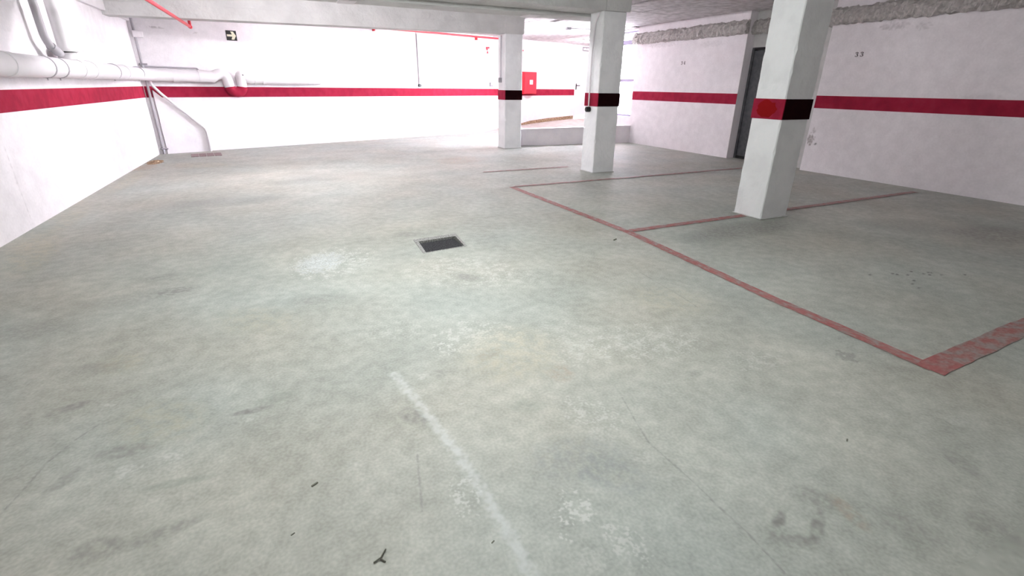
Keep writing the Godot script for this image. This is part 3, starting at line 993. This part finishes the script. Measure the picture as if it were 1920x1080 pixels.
# ---- doors, kerb and ramp
func build_doors() -> void:
	var t := structure("door_1", "dark grey metal door in the recess of the right wall", "door", on(right_wall, -6.33, 0.0, -0.17))
	var st := new_st()
	box(st, Vector3(-0.44, 0.045, -0.07), Vector3(0.44, 1.815, -0.03), 0.003)
	part(t, "leaf", st, M.door_dark)
	for b: Array in [[-0.48, -0.44, 0.0, 1.86], [0.44, 0.48, 0.0, 1.86]]:
		st = new_st()
		box(st, Vector3(b[0], b[2], -0.10), Vector3(b[1], b[3], -0.005), 0.003)
		part(t, "jamb", st, M.door_dark)
	st = new_st()
	box(st, Vector3(-0.44, 1.825, -0.10), Vector3(0.44, 1.86, -0.005), 0.003)
	part(t, "head_frame", st, M.black)
	st = new_st()
	box(st, Vector3(-0.44, 0.0, -0.08), Vector3(0.44, 0.04, -0.01), 0.003)
	part(t, "threshold", st, M.black)
	# white fire door at the ramp
	t = structure("door_2", "white fire door with a black lever handle at the top of the ramp", "door", on(back_wall, 9.825, 0.23, 0.0))
	st = new_st()
	box(st, Vector3(-0.40, 0.002, -0.05), Vector3(0.40, 1.876, -0.012), 0.004)
	part(t, "leaf", st, M.door_white)
	for b: Array in [[-0.425, -0.40, 0.0, 1.90], [0.40, 0.425, 0.0, 1.90], [-0.40, 0.40, 1.875, 1.90]]:
		st = new_st()
		box(st, Vector3(b[0], b[2], -0.06), Vector3(b[1], b[3], 0.012), 0.003)
		part(t, "frame_bar", st, M.door_white)
	st = new_st()
	box(st, Vector3(-0.375, 0.88, -0.012), Vector3(-0.335, 1.06, 0.0), 0.003)
	tube(st, fillet([Vector3(-0.355, 1.0, -0.005), Vector3(-0.355, 1.0, 0.05), Vector3(-0.24, 1.0, 0.05)], 0.02), 0.011, 8)
	part(t, "handle", st, M.black, "black lever handle and plate")
	# low kerb wall
	var k := thing("kerb_wall", "low white kerb wall in front of the ramp, between two columns", "low wall", at(4.64, 0, -9.83))
	st = new_st()
	var b0 := Vector3(2.885, 0, 0.16)
	var back := Vector3(-0.01, 0, -0.15)
	quad(st, Vector3.ZERO, b0, b0 + Vector3(0, 0.365, 0), Vector3(0, 0.325, 0), Vector3(0, 0, 1))
	quad(st, back, b0 + back, b0 + back + Vector3(0, 0.365, 0), back + Vector3(0, 0.325, 0), Vector3(0, 0, -1))
	quad(st, Vector3(0, 0.325, 0), b0 + Vector3(0, 0.365, 0), b0 + back + Vector3(0, 0.365, 0), back + Vector3(0, 0.325, 0), Vector3.UP)
	quad(st, Vector3.ZERO, back, back + Vector3(0, 0.325, 0), Vector3(0, 0.325, 0), Vector3(-1, 0, 0))
	quad(st, b0, b0 + back, b0 + back + Vector3(0, 0.365, 0), b0 + Vector3(0, 0.365, 0), Vector3(1, 0, 0))
	part(k, "wall_body", st, M.wall)
	st = new_st()
	var o1 := Vector3(0, 0.325, 0.012)
	var o2 := b0 + Vector3(0, 0.365, 0.012)
	var o3 := b0 + back + Vector3(0, 0.365, -0.012)
	var o4 := back + Vector3(0, 0.325, -0.012)
	var up := Vector3(0, 0.02, 0)
	quad(st, o1 + up, o2 + up, o3 + up, o4 + up, Vector3.UP)
	quad(st, o1, o2, o2 + up, o1 + up, Vector3(0, 0, 1))
	quad(st, o3, o4, o4 + up, o3 + up, Vector3(0, 0, -1))
	quad(st, o1, o4, o4 + up, o1 + up, Vector3(-1, 0, 0))
	part(k, "coping", st, M.wall)
	# ramp
	var r := structure("ramp", "pale concrete ramp rising to the white fire door", "ramp")
	st = new_st()
	var px := [4.7, 5.4, 6.2, 7.0, 8.0, 9.0, 10.7]
	var py := [0.002, 0.035, 0.095, 0.15, 0.205, 0.232, 0.232]
	for i in px.size() - 1:
		var za := -9.8 if px[i] < 7.5 else -11.4
		var zb: float = -11.3993 - 0.34 * px[i]
		var zc: float = -11.3993 - 0.34 * px[i + 1]
		quad(st, Vector3(px[i], py[i], za), Vector3(px[i + 1], py[i + 1], za), Vector3(px[i + 1], py[i + 1], zc), Vector3(px[i], py[i], zb), Vector3.UP)
	part(r, "surface", st, M.ramp)

# ---- pipes
func build_pipes() -> void:
	# big drain pipe along the left wall, round the corner and along the back wall to the trap
	var t := thing("drain_pipe", "thick white drain pipe along the left wall, turning onto the back wall", "pipe", on(left_wall, 7.0, 1.31, 0.0))
	var st := new_st()
	var inv := t.transform.affine_inverse()
	var L := func(s: float, y: float, off: float) -> Vector3: return inv * (left_wall * Vector3(s, y, off))
	var B := func(s: float, y: float, off: float) -> Vector3: return inv * (back_wall * Vector3(s, y, off))
	tube(st, fillet([L.call(-3.4, 1.318, 0.125), L.call(7.0, 1.312, 0.125), L.call(10.60, 1.30, 0.125), B.call(-1.60, 1.292, 0.125), B.call(-0.92, 1.282, 0.125)], 0.12, 8), 0.094, 20)
	part(t, "pipe_run", st, M.pipe)
	for s: float in [4.9, 5.72, 7.38, 7.78, 9.2]:
		st = new_st()
		tube(st, [L.call(s - 0.055, 1.312, 0.125), L.call(s + 0.055, 1.312, 0.125)], 0.101, 20)
		part(t, "coupling", st, M.pipe)
	for s: float in [-1.52, -1.12]:
		st = new_st()
		tube(st, [B.call(s - 0.05, 1.288, 0.125), B.call(s + 0.05, 1.288, 0.125)], 0.101, 20)
		part(t, "coupling", st, M.pipe)
	for s: float in [6.48, 6.80, 8.69, 10.0]:
		st = new_st()
		tube(st, [L.call(s - 0.012, 1.312, 0.125), L.call(s + 0.012, 1.312, 0.125)], 0.099, 20)
		tube(st, [L.call(s, 1.312, 0.125), L.call(s, 1.312, 0.004)], 0.012, 8)
		tube(st, [L.call(s, 1.22, 0.125), L.call(s, 1.195, 0.125)], 0.006, 6)
		part(t, "clamp", st, M.grey_pipe)
	# trap
	var trap := Node3D.new()
	trap.name = "trap"
	t.add_child(trap, true)
	trap.transform = inv * on(back_wall, -0.59, 1.117, 0.125)
	trap.set_meta("label", "siphon bend, its lower half painted red")
	st = new_st()
	tube(st, fillet([Vector3(-0.36, 0.165, 0), Vector3(-0.23, 0.225, 0), Vector3(-0.135, 0.20, 0.01), Vector3(-0.105, 0.0, 0.02)], 0.09, 6), 0.088, 18)
	part(trap, "left_leg", st, M.pipe)
	st = new_st()
	tube(st, fillet([Vector3(0.105, 0.0, 0.02), Vector3(0.11, 0.235, 0.01), Vector3(0.22, 0.135, 0.0), Vector3(0.32, 0.132, 0)], 0.07, 6), 0.085, 18)
	part(trap, "right_leg", st, M.pipe)
	st = new_st()
	var arc := []
	for i in 15:
		var a := PI + PI * i / 14.0
		arc.append(Vector3(cos(a) * 0.105, sin(a) * 0.09, 0.02))
	tube(st, arc, 0.089, 18)
	part(trap, "bend", st, M.red, "bend painted red with the stripe")
	st = new_st()
	tube(st, [B.call(-0.3, 1.252, 0.125), B.call(0.96, 1.244, 0.125)], 0.076, 18)
	tube(st, fillet([B.call(0.90, 1.244, 0.125), B.call(1.02, 1.244, 0.125), B.call(1.02, 1.244, 0.005)], 0.09, 6), 0.074, 18)
	part(t, "narrow_run", st, M.pipe)
	for s: float in [-0.22, -0.07, 0.80, 0.90]:
		st = new_st()
		tube(st, [B.call(s - 0.03, 1.248, 0.125), B.call(s + 0.03, 1.248, 0.125)], 0.083, 18)
		part(t, "coupling", st, M.pipe)
	# thin pipe above it, from the corner
	t = thing("thin_pipe", "thin pipe above the drain pipe on the back wall", "pipe", on(back_wall, -1.4, 1.43, 0.03))
	st = new_st()
	tube(st, fillet([Vector3(-0.55, 0.0, 0), Vector3(0.27, -0.012, 0), Vector3(0.27, -0.10, 0.06)], 0.04), 0.013, 10)
	part(t, "pipe_run", st, M.grey_pipe)
	# downpipes at the left wall
	t = thing("downpipe", "fat white downpipe with a wide collar on the left wall", "pipe", on(left_wall, 7.20, 1.40, 0.13))
	st = new_st()
	tube(st, [Vector3(-0.02, 0.10, 0), Vector3(-0.02, 0.985, 0)], 0.062, 20)
	part(t, "pipe_run", st, M.pipe)
	st = new_st()
	tube(st, [Vector3(-0.02, 0.075, 0), Vector3(-0.02, 0.105, 0)], 0.125, 24)
	part(t, "collar", st, M.pipe, "wide flat collar")
	st = new_st()
	tube(st, [Vector3(-0.01, 0.008, 0), Vector3(-0.02, 0.075, 0)], 0.085, 20)
	part(t, "branch", st, M.pipe)
	t = thing("thin_downpipe", "thin grey downpipe beside the fat one on the left wall", "pipe", on(left_wall, 6.82, 1.44, 0.10))
	st = new_st()
	tube(st, fillet([Vector3(-0.06, 0.95, 0), Vector3(-0.02, 0.12, 0), Vector3(0.10, 0.02, 0.02), Vector3(0.18, 0.01, 0.03)], 0.08), 0.034, 12)
	part(t, "pipe_run", st, M.grey_pipe)
	st = new_st()
	tube(st, [Vector3(0.04, 0.07, 0.01), Vector3(0.13, 0.02, 0.025)], 0.042, 14)
	part(t, "joint", st, M.grey_pipe)
	# conduit in the corner
	t = thing("corner_pipe", "thin grey upright pipe in the left back corner", "pipe", on(back_wall, -1.94, 0.0, 0.045))
	st = new_st()
	tube(st, [Vector3(0, 0.0, 0), Vector3(0, 2.33, 0)], 0.02, 12)
	part(t, "pipe_run", st, M.grey_pipe)
	st = new_st()
	box(st, Vector3(-0.035, 1.86, -0.04), Vector3(0.11, 1.96, 0.03), 0.008)
	part(t, "junction_box", st, M.wall)
	for y: float in [0.08, 1.45]:
		st = new_st()
		box(st, Vector3(-0.04, y, -0.04), Vector3(0.07, y + 0.022, 0.026), 0.003)
		part(t, "bracket", st, M.grey)
	# sloping panel and pipe at the foot of the back wall
	t = thing("plaster_panel", "thin white plastered buttress with a sloping top in the back corner", "facing", on(back_wall, -1.21, 0.0, 0.0))
	st = new_st()
	slab(st, PackedVector2Array([Vector2(-0.68, 0.0), Vector2(0.0, 0.0), Vector2(0.0, 0.365), Vector2(-0.68, 1.06)]), 0.0, 0.05)
	part(t, "plaster_body", st, M.wall)
	t = thing("sloping_pipe", "thin white pipe slanting down from the corner across the red stripe", "pipe", on(back_wall, -1.5, 0.75, 0.075))
	st = new_st()
	tube(st, fillet([Vector3(-0.40, 0.50, 0.07), Vector3(-0.40, 0.40, 0.05), Vector3(-0.28, 0.25, 0.0), Vector3(0.29, -0.36, 0.0), Vector3(0.29, -0.75, 0.0)], 0.06), 0.021, 12)
	part(t, "pipe_run", st, M.pipe)
	# red fire main: along the left part of the aisle, up behind the beam, then along the back wall
	t = thing("fire_pipe", "red fire pipe under the ceiling on the left, ending behind the beam", "pipe", at(-0.93, 1.985, -8.0))
	st = new_st()
	tube(st, fillet([Vector3(-0.16, 0.0, 6.0), Vector3(0.0, 0.0, -1.86), Vector3(0.0, 0.33, -1.88), Vector3(0.0, 0.36, -2.4)], 0.05), 0.021, 12)
	part(t, "pipe_run", st, M.fire_red)
	st = new_st()
	tube(st, [Vector3(0.0, 0.0, -1.80), Vector3(0.0, 0.0, -1.895)], 0.028, 12)
	part(t, "elbow_socket", st, M.fire_red)
	t = thing("fire_pipe", "red fire pipe high along the back wall, right of the arrow sign", "pipe", on(back_wall, 4.4, 2.325, 0.06))
	st = new_st()
	tube(st, [Vector3(-5.3, 0, 0), Vector3(1.75, 0.02, 0)], 0.022, 12)
	part(t, "pipe_run", st, M.fire_red)
	for s: float in [-2.0, 0.9]:
		st = new_st()
		box(st, Vector3(s, -0.06, -0.06), Vector3(s + 0.03, 0.03, 0.03), 0.004)
		part(t, "hanger", st, M.fire_red)

# ---- signs, sockets, cabinet
func conduit(t: Node3D, pts: Array, m: Material = null) -> void:
	var st := new_st()
	tube(st, pts, 0.011, 8)
	part(t, "conduit", st, M.wall if m == null else m)

func build_fittings() -> void:
	var st := new_st()
	# arrow sign
	var t := thing("arrow_sign", "small black sign with a cream arrow pointing right", "sign", on(back_wall, -0.465, 1.985, 0.0))
	box(st, Vector3(-0.088, -0.082, 0.0), Vector3(0.088, 0.082, 0.004), 0.001)
	part(t, "plate", st, M.sign_black)
	st = new_st()
	slab(st, PackedVector2Array([Vector2(-0.075, -0.017), Vector2(0.012, -0.017), Vector2(-0.008, -0.066), Vector2(0.038, -0.066), Vector2(0.076, 0.0), Vector2(0.038, 0.066), Vector2(-0.008, 0.066), Vector2(0.012, 0.017), Vector2(-0.075, 0.017)]), 0.004, 0.0055)
	part(t, "arrow", st, M.sign_cream, "cream arrow")
	# fire signs
	fire_sign(5.712, 2.022, "small red and white fire hose sign left of the farthest column")
	fire_sign(6.98, 2.02, "small red and white fire sign above the red cabinet")
	# hose cabinet
	t = thing("hose_cabinet", "red fire hose cabinet on the back wall beside the farthest column", "cabinet", on(back_wall, 7.24, 0.985, 0.0))
	st = new_st()
	box(st, Vector3(-0.26, 0.0, 0.0), Vector3(0.26, 0.585, 0.13), 0.006)
	part(t, "body", st, M.cabinet_red)
	st = new_st()
	box(st, Vector3(-0.245, 0.015, 0.131), Vector3(0.245, 0.57, 0.143), 0.004)
	var d := part(t, "door", st, M.cabinet_red)
	st = new_st()
	box(st, Vector3(-0.245, 0.30, 0.143), Vector3(0.245, 0.312, 0.147), 0.001)
	part(d, "crease", st, M.cabinet_red)
	st = new_st()
	box(st, Vector3(-0.045, 0.255, 0.1475), Vector3(0.085, 0.375, 0.152), 0.003)
	part(d, "label_plate", st, M.white, "white square plate")
	# exit sign
	t = thing("exit_sign", "small white framed sign above the white fire door", "sign", on(back_wall, 9.84, 2.235, 0.0))
	st = new_st()
	box(st, Vector3(-0.165, 0.0, 0.0), Vector3(0.165, 0.115, 0.03), 0.004)
	part(t, "case", st, M.grey)
	st = new_st()
	box(st, Vector3(-0.150, 0.024, 0.03), Vector3(0.150, 0.088, 0.0325))
	part(t, "face", st, M.white)
	st = new_st()
	slab(st, PackedVector2Array([Vector2(-0.02, 0.086), Vector2(-0.01, 0.04), Vector2(0.005, 0.04), Vector2(0.02, 0.086)]), 0.0325, 0.0335)
	part(t, "arrow_mark", st, M.grey)
	st = new_st()
	slab(st, PackedVector2Array([Vector2(-0.13, 0.086), Vector2(-0.12, 0.05), Vector2(-0.09, 0.086)]), 0.0325, 0.0335)
	part(t, "figure_mark", st, M.grey)
	# switch with conduit on the back wall
	t = thing("wall_switch", "round dark switch under a thin conduit on the back wall", "switch", on(back_wall, 3.54, 1.178, 0.0))
	st = new_st()
	tube(st, [Vector3(0, 0, 0.0), Vector3(0, 0, 0.05)], 0.034, 16)
	part(t, "switch_body", st, M.black)
	conduit(t, [Vector3(0, 0.03, 0.014), Vector3(-0.01, 1.12, 0.014)], M.grey_pipe)
	t = thing("call_point", "small alarm call point below the fire hose sign", "call point", on(back_wall, 5.84, 1.225, 0.0))
	st = new_st()
	box(st, Vector3(-0.05, -0.05, 0.0), Vector3(0.05, 0.05, 0.045), 0.006)
	part(t, "case", st, M.grey)
	st = new_st()
	box(st, Vector3(-0.028, -0.018, 0.045), Vector3(0.045, 0.038, 0.048), 0.001)
	part(t, "glass_face", st, M.white)
	conduit(t, [Vector3(0, 0.05, 0.014), Vector3(0, 1.08, 0.014)])
	# fittings on the aisle side of the columns: local x along -z... viewer's right is +z
	var side := Basis(Vector3(0, 0, 1), Vector3.UP, Vector3(-1, 0, 0))
	t = thing("socket_box", "small grey socket on the side of the farthest column", "socket", Transform3D(side, Vector3(4.247, 1.30, -9.665)))
	st = new_st()
	box(st, Vector3(-0.04, -0.045, 0.005), Vector3(0.04, 0.045, 0.05), 0.006)
	part(t, "box", st, M.grey)
	conduit(t, [Vector3(0.012, 0.045, 0.018), Vector3(0.03, 0.79, 0.018)], M.grey_pipe)
	t = thing("push_button", "round black push button under a curved conduit on the middle column", "push button", Transform3D(side, Vector3(4.247, 0.895, -6.435)))
	st = new_st()
	tube(st, [Vector3(0, 0, 0.005), Vector3(0, 0, 0.06)], 0.036, 20)
	tube(st, [Vector3(0, 0, 0.06), Vector3(0, 0, 0.068)], 0.028, 20)
	part(t, "button_body", st, M.black)
	conduit(t, fillet([Vector3(0, 0.036, 0.024), Vector3(0.0, 0.75, 0.024), Vector3(0.035, 1.13, 0.024), Vector3(0.13, 1.235, 0.024)], 0.1))
	# short rod under the far ceiling
	t = thing("ceiling_rod", "short grey conduit with an end box under the far ceiling", "conduit", at(6.2, CEIL - 0.03, -10.4))
	st = new_st()
	tube(st, [Vector3(0, 0, 0), Vector3(1.1, 0, 0.1)], 0.014, 8)
	part(t, "rod", st, M.grey_pipe)
	st = new_st()
	box(st, Vector3(-0.08, -0.03, -0.04), Vector3(0.02, 0.02, 0.04), 0.006)
	part(t, "end_box", st, M.grey)

func fire_sign(s: float, y: float, label: String) -> void:
	var t := thing("fire_sign", label, "sign", on(back_wall, s, y, 0.0), "fire signs")
	var st := new_st()
	box(st, Vector3(-0.093, -0.125, 0.0), Vector3(0.093, 0.125, 0.003), 0.0008)
	part(t, "plate", st, plain(Color(0.95, 0.82, 0.84), 0.5))
	st = new_st()
	slab(st, PackedVector2Array([Vector2(-0.045, 0.115), Vector2(0.085, 0.115), Vector2(0.085, 0.075), Vector2(0.035, 0.07), Vector2(0.02, 0.02), Vector2(-0.015, 0.03), Vector2(-0.045, 0.06)]), 0.003, 0.004)
	slab(st, PackedVector2Array([Vector2(-0.02, -0.045), Vector2(0.045, -0.045), Vector2(0.04, 0.01), Vector2(-0.005, 0.01)]), 0.003, 0.004)
	part(t, "picture", st, plain(Color(0.70, 0.10, 0.18), 0.5), "red hose symbol")
	st = new_st()
	for i in 3:
		box(st, Vector3(-0.08, -0.115 + i * 0.018, 0.003), Vector3(0.08, -0.107 + i * 0.018, 0.0036))
	part(t, "small_print", st, plain(Color(0.72, 0.45, 0.50), 0.5))

# ---- things in and on the floor
func build_floor_items() -> void:
	# sunken drain in the aisle
	var t := thing("floor_drain", "square sunken drain with a dark iron cover in the aisle", "drain", at(1.10, 0, -3.737))
	var hole := [Vector3(-0.178, 0, -0.165), Vector3(0.200, 0, -0.205), Vector3(0.172, 0, 0.162), Vector3(-0.195, 0, 0.207)]
	var st := new_st()
	for i in 4:
		var a: Vector3 = hole[i]
		var b: Vector3 = hole[(i + 1) % 4]
		var down := Vector3(0, -0.10, 0)
		quad(st, a, b, b + down, a + down, -(a + b))
	part(t, "pit_sides", st, M.rough)
	st = new_st()
	var inner := [hole[0] + Vector3(0.025, 0, 0.062), hole[1] + Vector3(-0.022, 0, 0.062), hole[2] + Vector3(-0.014, 0, -0.012), hole[3] + Vector3(0.022, 0, -0.012)]
	for i in 4:
		var a: Vector3 = hole[i]
		var b: Vector3 = hole[(i + 1) % 4]
		var c: Vector3 = inner[i]
		var e: Vector3 = inner[(i + 1) % 4]
		var rim := Vector3(0, 0.004, 0)
		var low := Vector3(0, -0.03, 0)
		quad(st, a + rim, b + rim, e + rim * 0.3, c + rim * 0.3, Vector3.UP)
		quad(st, c + rim * 0.3, e + rim * 0.3, e + low, c + low, -(a + b))
		quad(st, a * 1.03, b * 1.03, b + rim, a + rim, Vector3.UP + a + b)
	part(t, "frame", st, M.steel, "worn steel rim")
	st = new_st()
	var lid := PackedVector2Array()
	for p: Vector3 in [inner[0] + Vector3(0.004, 0, 0.024), inner[1] + Vector3(-0.03, 0, 0.024), inner[2] + Vector3(-0.004, 0, -0.003), inner[3] + Vector3(0.004, 0, -0.003)]:
		lid.append(Vector2(p.x, p.z))
	for i in 2:
		var y := -0.010 if i == 0 else -0.024
		tri(st, Vector3(lid[0].x, y, lid[0].y), Vector3(lid[1].x, y, lid[1].y), Vector3(lid[2].x, y, lid[2].y), Vector3(0, 1 - 2 * i, 0))
		tri(st, Vector3(lid[0].x, y, lid[0].y), Vector3(lid[2].x, y, lid[2].y), Vector3(lid[3].x, y, lid[3].y), Vector3(0, 1 - 2 * i, 0))
	for i in 4:
		var p := lid[i]
		var q := lid[(i + 1) % 4]
		quad(st, Vector3(p.x, -0.010, p.y), Vector3(q.x, -0.010, q.y), Vector3(q.x, -0.024, q.y), Vector3(p.x, -0.024, p.y), Vector3(p.x + q.x, 0, p.y + q.y))
	part(t, "cover", st, M.iron, "dark iron cover")
	st = new_st()
	box(st, Vector3(-0.2, -0.13, -0.21), Vector3(0.2, -0.10, 0.21))
	part(t, "pit_bottom", st, M.black)
	# flush cover by the back corner
	t = thing("drain_cover", "flat brownish drain cover on the floor near the back corner", "drain cover", at(-1.14, 0, -10.36, 0.12))
	for i in 4:
		st = new_st()
		var x := -0.235 + i * 0.118
		box(st, Vector3(x, 0.0, -0.19), Vector3(x + 0.110, 0.011, 0.19), 0.003)
		part(t, "slat", st, M.brick)
	# small litter
	t = thing("twig", "small forked dry twig lying in the foreground", "twig", at(0.091, 0.003, -1.01))
	st = new_st()
	tube(st, [Vector3(-0.022, 0, 0.006), Vector3(-0.002, 0.002, 0.0), Vector3(0.016, 0.001, -0.022)], 0.0022, 6)
	tube(st, [Vector3(-0.004, 0.001, 0.0), Vector3(0.008, 0, 0.016)], 0.002, 6)
	part(t, "stem", st, M.twig)
	var bits := [[-0.052, -1.369, 0.011, "tiny dark wood chip left of the chalky smear"], [-0.125, -1.194, 0.006, "tiny dark crumb near the lower left foreground"], [1.755, -0.796, 0.008, "tiny dark chip on the floor at the lower right"], [0.389, -0.933, 0.006, "tiny dark crumb beside the end of the chalky smear"], [2.492, -3.254, 0.022, "small dark chip beside the red bay line"]]
	for b: Array in bits:
		t = thing("wood_chip", b[3], "chip", at(b[0], 0.0, b[1], 0.5), "litter")
		st = new_st()
		box(st, Vector3(-b[2], 0.0, -b[2] * 0.3), Vector3(b[2], b[2] * 0.35, b[2] * 0.3), b[2] * 0.1)
		part(t, "chip", st, M.twig)
	# loose dirt against the walls
	t = thing("dirt_pile", "thin orange brown drift of dirt at the foot of the left wall", "dirt", at(-1.79, 0.0, -9.65))
	st = new_st()
	var n := FastNoiseLite.new()
	n.seed = 4
	n.frequency = 6.0
	var g := 14
	var rows := []
	for i in g + 1:
		var row := []
		for j in g + 1:
			var u := float(i) / g * 2.0 - 1.0
			var v := float(j) / g * 2.0 - 1.0
			var r := sqrt(u * u + v * v)
			var hgt := maxf(0.0, 1.0 - r) * (0.03 + 0.03 * n.get_noise_2d(u, v))
			row.append(Vector3((u + n.get_noise_2d(u * 2.0, v * 2.0 + 9.0) * 0.5) * 0.12, hgt - 0.004, (v + n.get_noise_2d(u * 2.0 + 9.0, v * 2.0) * 0.4) * 0.30))
		rows.append(row)
	for i in g:
		for j in g:
			quad(st, rows[i][j], rows[i + 1][j], rows[i + 1][j + 1], rows[i][j + 1], Vector3.UP)
	part(t, "drift", st, M.raw)
